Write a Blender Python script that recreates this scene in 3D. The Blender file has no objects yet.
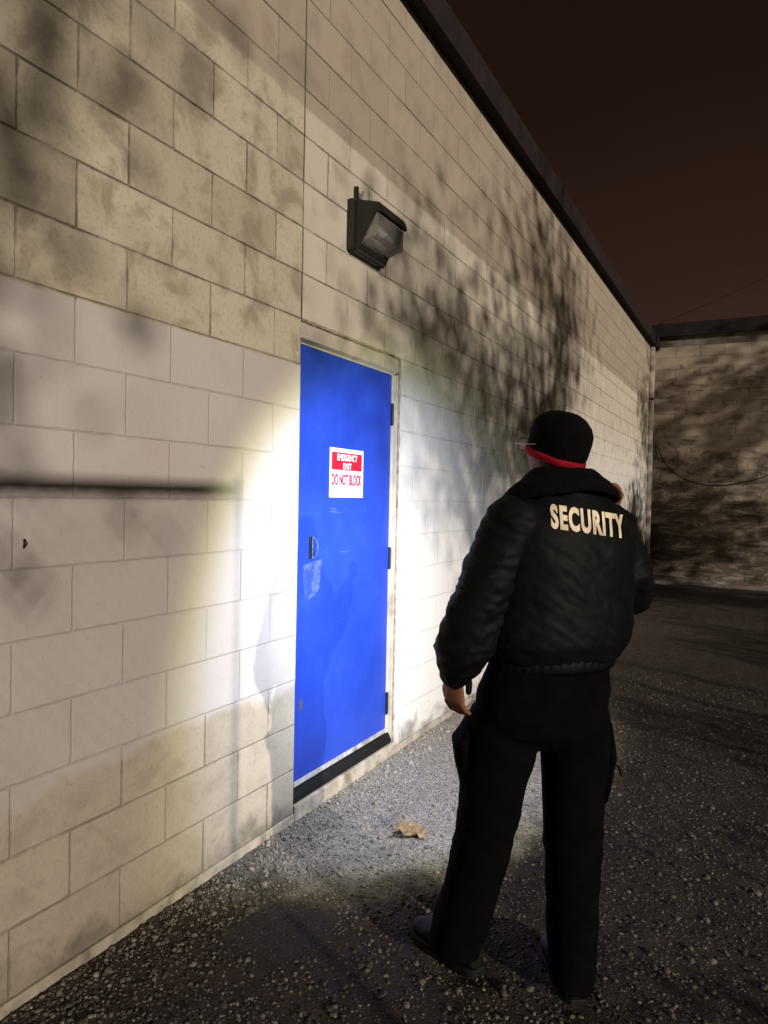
import bpy, bmesh, math, random
import numpy as np
from mathutils import Vector, Matrix, Quaternion, noise as MN
from mathutils.bvhtree import BVHTree
random.seed(7); rng = np.random.default_rng(7)
S = bpy.context.scene
COL = S.collection
R = math.radians

# ------------------------------------------------------------------ camera
F, TH, PITCH, ROLL, CX, CZ = 740.5, .4732, .0206, .0191, 1.862, 1.4857
cam_d = bpy.data.cameras.new('camera'); cam = bpy.data.objects.new('camera', cam_d); COL.objects.link(cam)
fw = Vector((-math.sin(TH)*math.cos(PITCH), math.cos(TH)*math.cos(PITCH), -math.sin(PITCH)))
rt = Vector((math.cos(TH), math.sin(TH), 0)); up = rt.cross(fw)
rt2 = rt*math.cos(ROLL)+up*math.sin(ROLL); up2 = -rt*math.sin(ROLL)+up*math.cos(ROLL)
M3 = Matrix((rt2, up2, -fw)).transposed()
cam.matrix_world = Matrix.Translation((CX, 0, CZ)) @ M3.to_4x4()
cam_d.sensor_fit = 'VERTICAL'; cam_d.sensor_height = 24; cam_d.lens = F*24/1024
cam_d.clip_start = .02; cam_d.clip_end = 600
S.camera = cam

# ------------------------------------------------------------------ view, sky, lamp light
S.view_settings.view_transform = 'Standard'; S.view_settings.look = 'None'
S.view_settings.gamma = 1; S.view_settings.exposure = 0; S.view_settings.use_curve_mapping = False
W = bpy.data.worlds.new('World'); S.world = W; W.use_nodes = True
nt = W.node_tree; nt.nodes.clear()
tc = nt.nodes.new('ShaderNodeTexCoord'); sx = nt.nodes.new('ShaderNodeSeparateXYZ')
ns = nt.nodes.new('ShaderNodeTexNoise'); ns.inputs['Scale'].default_value = 2.2; ns.inputs['Detail'].default_value = 4
ma = nt.nodes.new('ShaderNodeMath'); ma.operation = 'MULTIPLY_ADD'; ma.inputs[1].default_value = .16
cr = nt.nodes.new('ShaderNodeValToRGB'); bg = nt.nodes.new('ShaderNodeBackground'); wo = nt.nodes.new('ShaderNodeOutputWorld')
nt.links.new(tc.outputs['Generated'], sx.inputs[0]); nt.links.new(tc.outputs['Generated'], ns.inputs['Vector'])
nt.links.new(ns.outputs['Fac'], ma.inputs[0]); nt.links.new(sx.outputs['Z'], ma.inputs[2])
nt.links.new(ma.outputs[0], cr.inputs[0]); nt.links.new(cr.outputs[0], bg.inputs[0]); nt.links.new(bg.outputs[0], wo.inputs[0])
el = cr.color_ramp.elements
el[0].position = .12; el[0].color = (.054, .026, .020, 1)
el[1].position = .80; el[1].color = (.0110, .0054, .0032, 1)
e = el.new(.36); e.color = (.029, .0135, .0095, 1)
e = el.new(.55); e.color = (.0145, .0070, .0045, 1)
bg.inputs[1].default_value = 1.0

SUN_EL, SUN_AZ = R(14), R(27)           # low yard floodlight far away, from the right and a little behind
to_sun = Vector((math.cos(SUN_AZ)*math.cos(SUN_EL), -math.sin(SUN_AZ)*math.cos(SUN_EL), math.sin(SUN_EL)))
sl = bpy.data.lights.new('floodlight', 'SUN'); so = bpy.data.objects.new('floodlight', sl); COL.objects.link(so)
so.rotation_euler = to_sun.to_track_quat('Z', 'Y').to_euler(); so.location = to_sun*40
sl.energy = 2.7; sl.angle = R(.75); sl.color = (1, .885, .76)

# ------------------------------------------------------------------ helpers
def tag(o, label=None, cat=None, group=None, kind=None):
    if label: o['label'] = label
    if cat: o['category'] = cat
    if group: o['group'] = group
    if kind: o['kind'] = kind
    return o
def link(name, me, mats, parent=None, smooth=False):
    if not isinstance(mats, (list, tuple)): mats = [mats]
    for m in mats: me.materials.append(m)
    o = bpy.data.objects.new(name, me); COL.objects.link(o)
    if parent: o.parent = parent
    if smooth: me.polygons.foreach_set('use_smooth', [True]*len(me.polygons))
    return o
def empty(name, loc, rz=0):
    o = bpy.data.objects.new(name, None); COL.objects.link(o); o.location = loc; o.rotation_euler = (0, 0, rz)
    o.empty_display_size = .1
    return o
class MB:
    def __init__(s): s.v = []; s.f = []; s.m = []
    def add(s, vs, fs, mi=0):
        n = len(s.v); s.v += [tuple(v) for v in vs]; s.f += [tuple(i+n for i in f) for f in fs]; s.m += [mi]*len(fs); return s
    def box(s, a, b, mi=0):
        x0, y0, z0 = a; x1, y1, z1 = b
        return s.add([(x0,y0,z0),(x1,y0,z0),(x1,y1,z0),(x0,y1,z0),(x0,y0,z1),(x1,y0,z1),(x1,y1,z1),(x0,y1,z1)],
                     [(3,2,1,0),(4,5,6,7),(0,1,5,4),(1,2,6,5),(2,3,7,6),(3,0,4,7)], mi)
    def prism(s, prof, axis, a, b, mi=0):
        # prof: CCW (p,q) points; axis 'y': (x,z) profile extruded along y
        def P(p, q, t): return {'y': (p, t, q), 'x': (t, p, q), 'z': (p, q, t)}[axis]
        n = len(prof); vs = [P(p, q, a) for p, q in prof]+[P(p, q, b) for p, q in prof]
        fs = [tuple(range(n)), tuple(range(2*n-1, n-1, -1))]+[(i, i+n, (i+1) % n+n, (i+1) % n) for i in range(n)]
        return s.add(vs, fs, mi)
    def tube(s, pts, rad, seg=8, cap=True, mi=0):
        pts = [Vector(p) for p in pts]; n = len(pts); rad = rad if isinstance(rad, (list, tuple)) else [rad]*n
        ref = None; vs = []; fs = []
        for i, p in enumerate(pts):
            t = (pts[min(i+1, n-1)]-pts[max(i-1, 0)]).normalized()
            if ref is None: ref = t.orthogonal()
            a = (ref-t*ref.dot(t)).normalized(); ref = a; b = t.cross(a)
            for k in range(seg):
                an = 2*math.pi*k/seg; vs.append(p+(a*math.cos(an)+b*math.sin(an))*rad[i])
        for i in range(n-1):
            for k in range(seg):
                k2 = (k+1) % seg; fs.append((i*seg+k, i*seg+k2, (i+1)*seg+k2, (i+1)*seg+k))
        if cap: fs += [tuple(range(seg-1, -1, -1)), tuple(range((n-1)*seg, n*seg))]
        return s.add(vs, fs, mi)
    def loft(s, rings, seg=24, mi=0):
        # rings: (centre, A, B, exponent)
        vs = []; fs = []
        for r in rings:
            c, A, B = Vector(r[0]), Vector(r[1]), Vector(r[2]); ex = r[3] if len(r) > 3 else 2
            for k in range(seg):
                an = 2*math.pi*k/seg; ca, sa = math.cos(an), math.sin(an)
                q = 2/ex
                vs.append(c+A*math.copysign(abs(ca)**q, ca)+B*math.copysign(abs(sa)**q, sa))
        n = len(rings)
        for i in range(n-1):
            for k in range(seg):
                k2 = (k+1) % seg; fs.append((i*seg+k, i*seg+k2, (i+1)*seg+k2, (i+1)*seg+k))
        fs += [tuple(range(seg-1, -1, -1)), tuple(range((n-1)*seg, n*seg))]
        return s.add(vs, fs, mi)
    def limb(s, pts, ref=(0, 1, 0), seg=16, mi=0):
        # pts: (pos, ra, rb); ra along ref, rb across, with rounded ends
        P = [Vector(p[0]) for p in pts]; n = len(P); rings = []; ref = Vector(ref)
        for i in range(n):
            t = (P[min(i+1, n-1)]-P[max(i-1, 0)]).normalized()
            a = (ref-t*ref.dot(t)).normalized(); b = t.cross(a)
            ra, rb = pts[i][1], pts[i][2]
            if i == 0:
                for q, w in ((.95, .3), (.6, .8)): rings.append((P[0]-t*ra*q, a*ra*w, b*rb*w))
            rings.append((P[i], a*ra, b*rb))
            if i == n-1:
                for q, w in ((.6, .8), (.95, .3)): rings.append((P[i]+t*ra*q, a*ra*w, b*rb*w))
        return s.loft(rings, seg, mi)
    def ell(s, c, r, rot=None, seg=16, mi=0):
        vs = []; fs = []; nr = seg//2
        rot = rot or Matrix.Identity(3)
        for i in range(1, nr):
            ph = math.pi*i/nr
            for k in range(seg):
                an = 2*math.pi*k/seg
                vs.append(Vector(c)+rot @ Vector((r[0]*math.sin(ph)*math.cos(an), r[1]*math.sin(ph)*math.sin(an), -r[2]*math.cos(ph))))
        for i in range(nr-2):
            for k in range(seg):
                k2 = (k+1) % seg; fs.append((i*seg+k, i*seg+k2, (i+1)*seg+k2, (i+1)*seg+k))
        fs += [tuple(range(seg-1, -1, -1)), tuple(range((nr-2)*seg, (nr-1)*seg))]
        return s.add(vs, fs, mi)
    def mesh(s, name='m'):
        me = bpy.data.meshes.new(name); me.from_pydata(s.v, [], s.f); me.polygons.foreach_set('material_index', s.m); me.update(); return me
    def build(s, name, mats, parent=None, smooth=False, bevel=0, seg=2):
        me = s.mesh(name)
        if bevel:
            bm = bmesh.new(); bm.from_mesh(me)
            bmesh.ops.recalc_face_normals(bm, faces=bm.faces)
            es = [e for e in bm.edges if len(e.link_faces) == 2 and e.calc_face_angle(0) > .4]
            bmesh.ops.bevel(bm, geom=es, offset=bevel, segments=seg, affect='EDGES', profile=.5, clamp_overlap=True)
            bm.to_mesh(me); bm.free()
        else:
            bm = bmesh.new(); bm.from_mesh(me); bmesh.ops.recalc_face_normals(bm, faces=bm.faces); bm.to_mesh(me); bm.free()
        return link(name, me, mats, parent, smooth)
def fused(mb, voxel, smooth=2, fn=None):
    """one continuous skin out of overlapping closed shapes; fn(co, no) -> displacement along the normal"""
    me = mb.mesh('raw'); bm = bmesh.new(); bm.from_mesh(me); bmesh.ops.recalc_face_normals(bm, faces=bm.faces); bm.to_mesh(me); bm.free()
    o = bpy.data.objects.new('raw', me); COL.objects.link(o)
    m = o.modifiers.new('r', 'REMESH'); m.mode = 'VOXEL'; m.voxel_size = voxel
    if smooth:
        m = o.modifiers.new('s', 'SMOOTH'); m.iterations = smooth; m.factor = .5
    dg = bpy.context.evaluated_depsgraph_get(); out = bpy.data.meshes.new_from_object(o.evaluated_get(dg))
    bpy.data.objects.remove(o); bpy.data.meshes.remove(me); out.materials.clear()
    if fn:
        cs = [(v.co.copy(), v.normal.copy()) for v in out.vertices]
        for v, (c, n) in zip(out.vertices, cs): v.co = c+n*fn(c, n)
    out.update()
    return out

# ---- node expressions
class G:
    def __init__(s, name):
        s.mat = bpy.data.materials.new(name); s.mat.use_nodes = True; s.t = s.mat.node_tree
        s.b = s.t.nodes['Principled BSDF']
    def n(s, typ, **kw):
        nd = s.t.nodes.new(typ)
        for k, v in kw.items(): setattr(nd, k, v)
        return nd
    def put(s, sock, v):
        if isinstance(v, (int, float)): sock.default_value = v
        elif isinstance(v, (tuple, list)): sock.default_value = (*v, 1) if sock.type == 'RGBA' and len(v) == 3 else v
        else: s.t.links.new(v, sock)
    def m(s, op, a, b=0, c=0, clamp=False):
        nd = s.n('ShaderNodeMath', operation=op, use_clamp=clamp); s.put(nd.inputs[0], a); s.put(nd.inputs[1], b); s.put(nd.inputs[2], c); return nd.outputs[0]
    def add(s, a, b): return s.m('ADD', a, b)
    def sub(s, a, b): return s.m('SUBTRACT', a, b)
    def mul(s, a, b): return s.m('MULTIPLY', a, b)
    def ss(s, v, lo, hi, a=0, b=1):
        nd = s.n('ShaderNodeMapRange', interpolation_type='SMOOTHSTEP'); s.put(nd.inputs[0], v)
        s.put(nd.inputs[1], lo); s.put(nd.inputs[2], hi); s.put(nd.inputs[3], a); s.put(nd.inputs[4], b); return nd.outputs[0]
    def mix(s, f, a, b, mode='MIX'):
        nd = s.n('ShaderNodeMix', data_type='RGBA', blend_type=mode); s.put(nd.inputs[0], f); s.put(nd.inputs[6], a); s.put(nd.inputs[7], b); return nd.outputs[2]
    def obj(s):
        nd = s.n('ShaderNodeTexCoord'); sp = s.n('ShaderNodeSeparateXYZ'); s.t.links.new(nd.outputs['Object'], sp.inputs[0])
        return nd.outputs['Object'], sp.outputs
    def vec(s, x, y, z):
        nd = s.n('ShaderNodeCombineXYZ'); s.put(nd.inputs[0], x); s.put(nd.inputs[1], y); s.put(nd.inputs[2], z); return nd.outputs[0]
    def sc(s, v, k):
        nd = s.n('ShaderNodeVectorMath', operation='MULTIPLY'); s.put(nd.inputs[0], v); nd.inputs[1].default_value = k; return nd.outputs[0]
    def noise(s, v, scale, detail=4, rough=.55, dist=0):
        nd = s.n('ShaderNodeTexNoise'); s.put(nd.inputs['Vector'], v); nd.inputs['Scale'].default_value = scale
        nd.inputs['Detail'].default_value = detail; nd.inputs['Roughness'].default_value = rough; nd.inputs['Distortion'].default_value = dist; return nd.outputs['Fac']
    def vor(s, v, scale, out='Distance', feature='F1'):
        nd = s.n('ShaderNodeTexVoronoi', feature=feature); s.put(nd.inputs['Vector'], v); nd.inputs['Scale'].default_value = scale; return nd.outputs[out]
    def wn(s, v):
        nd = s.n('ShaderNodeTexWhiteNoise'); s.put(nd.inputs['Vector'], v); return nd.outputs['Value']
    def bump(s, h, strength, dist=.01):
        nd = s.n('ShaderNodeBump'); s.put(nd.inputs['Height'], h); nd.inputs['Strength'].default_value = strength; nd.inputs['Distance'].default_value = dist
        s.t.links.new(nd.outputs[0], s.b.inputs['Normal'])
    def out(s, col, rough=.9, spec=.3, metal=0):
        s.put(s.b.inputs['Base Color'], col); s.put(s.b.inputs['Roughness'], rough); s.put(s.b.inputs['Specular IOR Level'], spec); s.put(s.b.inputs['Metallic'], metal)
        return s.mat
def plain(name, col, rough=.6, spec=.4, metal=0, var=.25, scale=30, bump=.15, bd=.002, dirt=None):
    g = G(name); o, _ = g.obj(); f = g.noise(o, scale, 5)
    c = g.mix(g.ss(f, .3, .7), tuple(x*(1-var) for x in col), tuple(min(1, x*(1+var)) for x in col))
    if dirt: c = g.mix(g.ss(g.noise(o, scale*.4, 6, .65), .52, .68, 0, .8), c, dirt)
    if bump: g.bump(g.noise(o, scale*4, 3), bump, bd)
    return g.out(c, rough, spec, metal)

BW, BH, Z0, U0 = .4064, .2032, .04, 2.79     # block size, first bed joint, control joint
def block_material(name, back=False):
    g = G(name); o, s = g.obj(); u = s[0] if back else s[1]; z = s[2]
    if back: v = g.vec(0, u, z)
    else: v = g.vec(0, u, z)
    u0 = 1.394 if back else U0
    rz = g.m('DIVIDE', g.sub(z, Z0), BH); row = g.m('FLOOR', rz); par = g.m('FLOORED_MODULO', row, 2)
    c = g.m('DIVIDE', g.sub(g.sub(u, u0), g.mul(g.sub(1, par), BW/2)), BW); colid = g.m('FLOOR', c)
    fu = g.mul(g.sub(c, colid), BW); fz = g.mul(g.sub(rz, row), BH)
    du = g.m('MINIMUM', fu, g.sub(BW, fu)); dz = g.m('MINIMUM', fz, g.sub(BH, fz))
    if not back: du = g.m('MINIMUM', du, g.m('ABSOLUTE', g.sub(u, U0)))
    wob = g.add(g.mul(g.sub(g.noise(v, 45, 3), .5), .006), g.mul(g.sub(g.noise(v, 17, 4), .5), .009))
    dj = g.add(g.m('MINIMUM', du, dz), wob)
    joint = g.ss(dj, .0015, .0065, 1, 0)
    rnd = g.wn(g.vec(colid, row, 3.3)); rnd2 = g.wn(g.vec(colid, row, 9.1))
    big = g.noise(v, 1.3, 5, .6, .6); med = g.noise(v, 5.5, 6, .62, .4); fine = g.noise(v, 55, 6, .7)
    pores = g.ss(g.noise(v, 130, 2), .66, .74)
    streak = g.noise(g.sc(v, (1, 5, 1.3)), 2.0, 7, .72, .9)
    edge = g.mul(g.sub(g.noise(v, 9, 5), .5), .05)
    if not back:
        left = g.ss(g.add(u, edge), U0-.02, U0+.02, 1, 0)
        ze = g.add(z, g.mul(edge, .5))
        upper = g.ss(ze, 3.20, 3.225)
        midl = g.ss(g.add(z, g.mul(edge, .35)), 2.058, 2.072)
        midr = g.ss(g.add(z, g.mul(g.sub(med, .5), 1.2)), 1.75, 2.75)
        rsel = g.ss(u, 3.7, 3.8); mid = g.add(g.mul(midl, g.sub(1, rsel)), g.mul(midr, rsel))
        lowp = g.add(z, g.add(g.mul(g.sub(big, .5), .25), edge))
        low = g.mul(g.ss(lowp, .585, .635, 1, 0), g.ss(u, 3.7, 3.8, 1, 0))
        # bare yellowish block, left of the joint: tone differs block by block
        yb = g.mix(g.ss(rnd, .15, 1, 0, .85), (.58, .515, .385), (.42, .365, .275))
        yb = g.mix(g.mul(g.ss(med, .46, .66), .7), yb, (.27, .225, .16))
        yb = g.mix(g.mul(g.ss(fine, .5, .66), .45), yb, (.30, .26, .20))
        # cream coat right of the joint
        cr_ = g.mix(g.ss(rnd, 0, 1, 0, .4), (.64, .585, .48), (.54, .48, .385))
        cr_ = g.mix(g.mul(g.ss(med, .5, .7), .45), cr_, (.40, .34, .26))
        midc = g.mix(left, cr_, yb)
        # grey over-paint below
        gp = g.mix(g.ss(rnd2, 0, 1, 0, .3), (.57, .525, .49), (.51, .465, .43))
        gp = g.mix(g.mul(g.ss(big, .4, .68), .5), gp, (.48, .42, .36))
        gp = g.mix(g.mul(g.ss(fine, .56, .7), .22), gp, (.36, .31, .27))
        wp_lit = g.mix(g.mul(g.ss(med, .48, .7), .30), (.76, .735, .69), (.61, .57, .50))  # whiter paint right of the door, lightened further to carry the torch beam
        gp = g.mix(g.ss(u, 3.7, 3.8), gp, wp_lit)
        # lowest courses: cream, dirtier
        lc = g.mix(g.ss(rnd, 0, 1, 0, .5), (.50, .435, .34), (.40, .34, .26))
        lc = g.mix(g.mul(g.ss(med, .44, .68), .6), lc, (.35, .29, .215))
        lc = g.mix(g.mul(g.ss(fine, .52, .66), .35), lc, (.28, .235, .18))
        # brown coat at the top
        uc = g.mix(g.ss(rnd2, 0, 1, 0, .6), (.44, .37, .29), (.38, .315, .24))
        uc = g.mix(g.mul(g.ss(med, .45, .7), .4), uc, (.27, .21, .155))
        col = g.mix(mid, g.mix(low, gp, lc), midc); col = g.mix(upper, col, uc)
        # chalky drips where the upper coat ran, mildew that washed down the wall
        mil = g.mul(g.mul(g.ss(u, 4.3, 5.4), g.ss(u, 6.6, 9.5, 1, 0)), g.mul(g.ss(z, 1.35, 1.9), g.ss(z, 2.4, 3.15, 1, 0)))
        mil = g.mul(mil, g.ss(g.add(g.mul(streak, .5), g.mul(med, .5)), .43, .60))
        col = g.mix(g.mul(mil, .5), col, (.075, .062, .04))
        mil2 = g.mul(g.mul(g.ss(u, 9.5, 12), g.ss(z, 1.1, 2.0, 1, 0)), g.ss(streak, .4, .62))
        col = g.mix(g.mul(mil2, .8), col, (.10, .08, .06))
        pit = g.mul(g.ss(g.noise(v, 34, 3, .6), .71, .75), g.ss(g.noise(v, 2.5, 3), .45, .6))
        col = g.mix(g.mul(pit, .55), col, (.17, .14, .11))
        scuff = g.ss(g.noise(g.sc(v, (1, 1.2, 5)), 6, 5, .7, 1.5), .64, .72)
        col = g.mix(g.mul(scuff, .16), col, (.25, .21, .17))
        splash = g.mul(g.ss(g.add(z, g.mul(g.sub(med, .5), .5)), .0, .16, 1, 0), .7)
        col = g.mix(splash, col, (.10, .085, .06))
        jm = g.mix(mid, g.mix(low, (.08, .08, .08), (.42, .42, .42)), (.72, .72, .72)); jm = g.mix(upper, jm, (.35, .35, .35))
        jb = g.ss(g.noise(v, 4.5, 5, .65), .36, .62, .08, 1)
        nd = g.n('ShaderNodeSeparateColor'); g.put(nd.inputs[0], jm)
        col = g.mix(g.mul(g.mul(joint, jb), nd.outputs[0]), col, (.10, .08, .06))
        ctl = g.ss(g.m('ABSOLUTE', g.sub(u, U0)), .003, .007, 1, 0)
        col = g.mix(g.mul(ctl, g.ss(z, 2.25, 2.3, 0, .8)), col, (.11, .085, .055))
    else:
        col = g.mix(g.ss(rnd, 0, 1, 0, .5), (.44, .375, .29), (.35, .295, .225))
        st = g.add(g.mul(g.noise(g.sc(v, (1, 1, 2.0)), 1.25, 6, .68, 1.2), .7), g.mul(med, .3))
        low = g.ss(z, 1.2, 3.2, .10, -.05)
        col = g.mix(g.mul(g.ss(g.add(st, low), .46, .60), .86), col, (.085, .066, .048))  # stains, part of them painted-in tree shade, denser low down
        patch = g.mul(g.ss(g.noise(g.sc(v, (1, .8, 3.2)), 2.6, 6, .7, 1.6), .50, .66), g.ss(z, 1.9, 2.6, 1, 0))
        col = g.mix(g.mul(patch, .75), col, (.46, .40, .33))  # pale paint patches, also standing in for streaks of light
        col = g.mix(g.mul(g.mul(joint, g.ss(g.noise(v, 3, 4), .42, .6)), .85), col, (.05, .038, .027))
    g.bump(g.add(g.add(g.mul(fine, .6), g.add(g.mul(med, .8), g.mul(g.noise(v, 18, 4, .6), .8))), g.add(g.mul(pores, -.8), g.mul(joint, -1.2))), .55, .004)
    return g.out(col, .88, .25)

# materials
m_block = block_material('painted_block'); m_back = block_material('stained_shaded_block', True)
m_conc = plain('concrete', (.42, .37, .29), .9, .2, 0, .25, 12, .4, .003, (.16, .13, .09))
m_fascia = plain('dark_brown_metal', (.026, .019, .020), .85, .15, 0, .15, 6, .05)
m_frame = plain('old_cream_paint', (.52, .47, .38), .6, .35, 0, .12, 9, .3, .002, (.27, .20, .13))
m_caulk = plain('weathered_caulk', (.36, .30, .22), .9, .2, 0, .3, 20, .6, .004, (.16, .12, .08))
m_rubber = plain('black_rubber', (.006, .006, .006), .7, .3, 0, .3, 40)
m_iron = plain('black_iron', (.012, .011, .010), .5, .4, 0, .3, 40, .2)
m_strip = plain('worn_aluminium', (.45, .45, .46), .55, .5, 0, .2, 25, .3, .002, (.2, .18, .15))
m_whitepaint = plain('white_paint', (.62, .56, .48), .6, .3, 0, .12, 8, .2, .002, (.3, .25, .2))
def door_mat():
    g = G('blue_door_paint'); o, s = g.obj()
    n1 = g.noise(o, 3, 5, .6); n2 = g.noise(o, 22, 6, .7, .8); n3 = g.noise(g.sc(o, (1, 3, .5)), 9, 5, .7)
    c = g.mix(g.ss(n1, .35, .65), (.014, .050, .40), (.020, .062, .46))
    c = g.mix(g.mul(g.ss(n3, .60, .72), .25), c, (.06, .11, .58))
    c = g.mix(g.mul(g.ss(n2, .70, .76), .7), c, (.20, .25, .60))
    low = g.ss(g.add(s[2], g.mul(n2, .25)), .16, .36, .7, 0)
    c = g.mix(g.mul(low, g.ss(n2, .5, .62)), c, (.12, .13, .30))
    y, z = s[1], s[2]
    d = g.m('SQRT', g.add(g.m('POWER', g.sub(y, 2.885), 2), g.m('POWER', g.mul(g.sub(z, .505), .6), 2)))
    c = g.mix(g.ss(g.add(d, g.mul(g.sub(n2, .5), .03)), .012, .02, .85, 0), c, (.10, .085, .09))
    g.bump(g.add(g.mul(g.noise(o, 2.2, 3), 2), g.mul(g.noise(o, 90, 3), .12)), .25, .012)
    return g.out(c, .42, .4)
m_door = door_mat()
m_residue = plain('glue_residue', (.060, .098, .43), .7, .3, 0, .5, 45, .5, .002)
m_grip = plain('worn_blue_metal', (.10, .14, .36), .5, .4, 0, .4, 60, .2, .002)
m_signw = plain('sign_white', (.80, .80, .80), .45, .4, 0, .03, 20, 0)
m_signr = plain('sign_red', (.72, .012, .035), .45, .4, 0, .05, 20, 0)
m_signl = plain('sign_lettering_red', (.50, .02, .07), .5, .4, 0, .05, 20, 0)
m_signg = plain('sign_fine_print', (.35, .35, .4), .5, .4, 0, .05, 20, 0)
m_lamp = plain('bronze_lamp_paint', (.020, .017, .014), .45, .45, 0, .25, 20, .15)
def glass_mat():
    g = G('prismatic_lamp_glass'); o, s = g.obj()
    g.bump(g.m('SINE', g.mul(s[2], 700)), .15, .002)
    g.b.inputs['Transmission Weight'].default_value = .93; g.b.inputs['IOR'].default_value = 1.4
    return g.out((.85, .85, .82), .10, .5)
m_glass = glass_mat()
m_reflector = plain('lamp_reflector', (.75, .75, .72), .25, .5, .7, .1, 30, 0)
m_galv = plain('galvanised_steel', (.38, .38, .37), .5, .5, .6, .15, 20, .1)
m_cable = plain('black_cable', (.010, .009, .008), .6, .3, 0, .2, 20, 0)
m_grey = plain('grey_flashing', (.20, .18, .16), .7, .3, 0, .35, 5, .2, .004, (.06, .045, .035))
def cloth(name, col, rough, scale, bump, sheen=0, spec=.12):
    g = G(name); o, s = g.obj(); w = g.noise(o, scale, 2); n = g.noise(o, 14, 4)
    c = g.mix(g.ss(n, .3, .7), tuple(x*.75 for x in col), tuple(x*1.25 for x in col))
    g.bump(g.add(w, g.mul(n, 2)), bump, .003)
    g.b.inputs['Sheen Weight'].default_value = sheen
    return g.out(c, rough, spec)
m_nylon = cloth('black_nylon', (.0055, .0055, .0058), .58, 300, .12, 0, .09)
m_fleece = cloth('black_fleece', (.0025, .0023, .0024), .95, 160, .8)
m_twill = cloth('black_twill', (.0028, .0027, .0028), .95, 260, .3, 0, .06)
m_rib = cloth('black_rib_knit', (.006, .006, .006), .95, 180, .6)
m_redknit = cloth('red_knit', (.30, .008, .025), .9, 220, .6)
m_letter = cloth('cream_reflective_print', (.88, .74, .54), .55, 250, .15)
m_skin = cloth('skin', (.22, .095, .060), .5, 200, .15)
m_boot = plain('dark_leather', (.008, .0065, .0055), .6, .2, 0, .3, 40, .3)
m_eye = plain('eye_white', (.6, .58, .55), .2, .5, 0, .05, 10, 0)
m_paper = plain('brown_paper', (.27, .19, .10), .85, .2, 0, .25, 30, .5, .002)
def ground_mat():
    g = G('gravel_dirt'); o, s = g.obj()
    big = g.noise(o, .9, 5, .6, .5); med = g.noise(o, 5, 6, .65); v1 = g.vor(o, 62); c1 = g.vor(o, 62, 'Color'); v2 = g.vor(o, 140); c2 = g.vor(o, 140, 'Color')
    nd = g.n('ShaderNodeSeparateColor'); g.put(nd.inputs[0], c1); nd2 = g.n('ShaderNodeSeparateColor'); g.put(nd2.inputs[0], c2)
    dirt = g.mix(med, (.028, .0195, .015), (.064, .046, .035))
    stone = g.mix(nd.outputs[0], (.04, .034, .03), (.26, .23, .20)); stone2 = g.mix(nd2.outputs[1], (.035, .03, .026), (.15, .135, .12))
    # pale limestone chippings before the door; part of their paleness paints the torch pool
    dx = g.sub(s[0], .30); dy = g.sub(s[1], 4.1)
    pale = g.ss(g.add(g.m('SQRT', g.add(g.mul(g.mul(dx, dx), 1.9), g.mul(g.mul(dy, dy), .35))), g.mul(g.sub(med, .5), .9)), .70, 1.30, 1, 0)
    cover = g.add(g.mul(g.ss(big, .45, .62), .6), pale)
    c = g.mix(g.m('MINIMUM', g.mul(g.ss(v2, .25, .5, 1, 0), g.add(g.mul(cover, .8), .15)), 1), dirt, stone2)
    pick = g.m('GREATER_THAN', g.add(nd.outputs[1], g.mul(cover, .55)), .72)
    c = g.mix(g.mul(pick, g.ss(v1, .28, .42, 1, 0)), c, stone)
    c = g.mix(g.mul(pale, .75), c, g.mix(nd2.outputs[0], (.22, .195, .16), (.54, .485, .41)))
    # damp patches
    d1 = g.m('SQRT', g.add(g.m('POWER', g.sub(s[0], .45), 2), g.m('POWER', g.sub(s[1], 2.08), 2)))
    wet = g.ss(g.add(d1, g.mul(g.sub(med, .5), .22)), .13, .23, .8, 0)
    wet2 = g.mul(g.ss(g.noise(o, 1.6, 4, .6, .8), .56, .66), .6)
    wet = g.m('MAXIMUM', wet, g.mul(wet2, g.sub(1, pale)))
    c = g.mix(wet, c, (.022, .018, .015))
    g.bump(g.add(g.mul(g.ss(v1, 0, .5, 1, 0), .8), g.add(g.mul(g.ss(v2, 0, .5, 1, 0), .45), g.mul(med, 1.0))), .9, .012)
    return g.out(c, g.ss(wet, 0, 1, .92, .6), .3)
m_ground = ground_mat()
def stone_mat():
    g = G('gravel_stone'); at = g.n('ShaderNodeAttribute', attribute_name='tone'); o, s = g.obj()
    f = at.outputs['Fac']; c = g.mix(g.m('MINIMUM', f, 1), (.036, .030, .025), (.29, .26, .225)); c = g.mix(g.ss(f, .9, 2.2), c, (.48, .44, .38))
    c = g.mix(g.mul(g.noise(o, 120, 4), .5), c, (.06, .05, .042))
    return g.out(c, .9, .25)
m_stone = stone_mat()
m_bark = plain('bark', (.09, .065, .045), .9, .2, 0, .4, 14, .8, .01)
m_leaf = plain('leaf', (.045, .07, .025), .7, .3, 0, .35, 5, 0)

# ------------------------------------------------------------------ ground (one sheet)
def vnoise(x, y, seed=0):
    def h(i, j): 
        n = (i*374761393+j*668265263+seed*974711) & 0x7fffffff; n = ((n ^ (n >> 13))*1274126177) & 0x7fffffff
        return ((n ^ (n >> 16)) & 0xffff)/65535
    i = np.floor(x).astype(np.int64); j = np.floor(y).astype(np.int64); u = x-i; v = y-j; u = u*u*(3-2*u); v = v*v*(3-2*v)
    return (h(i,j)*(1-u)+h(i+1,j)*u)*(1-v)+(h(i,j+1)*(1-u)+h(i+1,j+1)*u)*v
def gh(x, y):
    z = .030*(vnoise(x*1.3, y*1.3)-.5)+.018*(vnoise(x*4, y*4, 1)-.5)+.012*(vnoise(x*13, y*13, 2)-.5)+.007*(vnoise(x*34, y*34, 3)-.5)
    k = np.clip((x+.02)/.35, .25, 1)
    return z*k-.004+.010*np.clip(1-x/.12, 0, 1)
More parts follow.
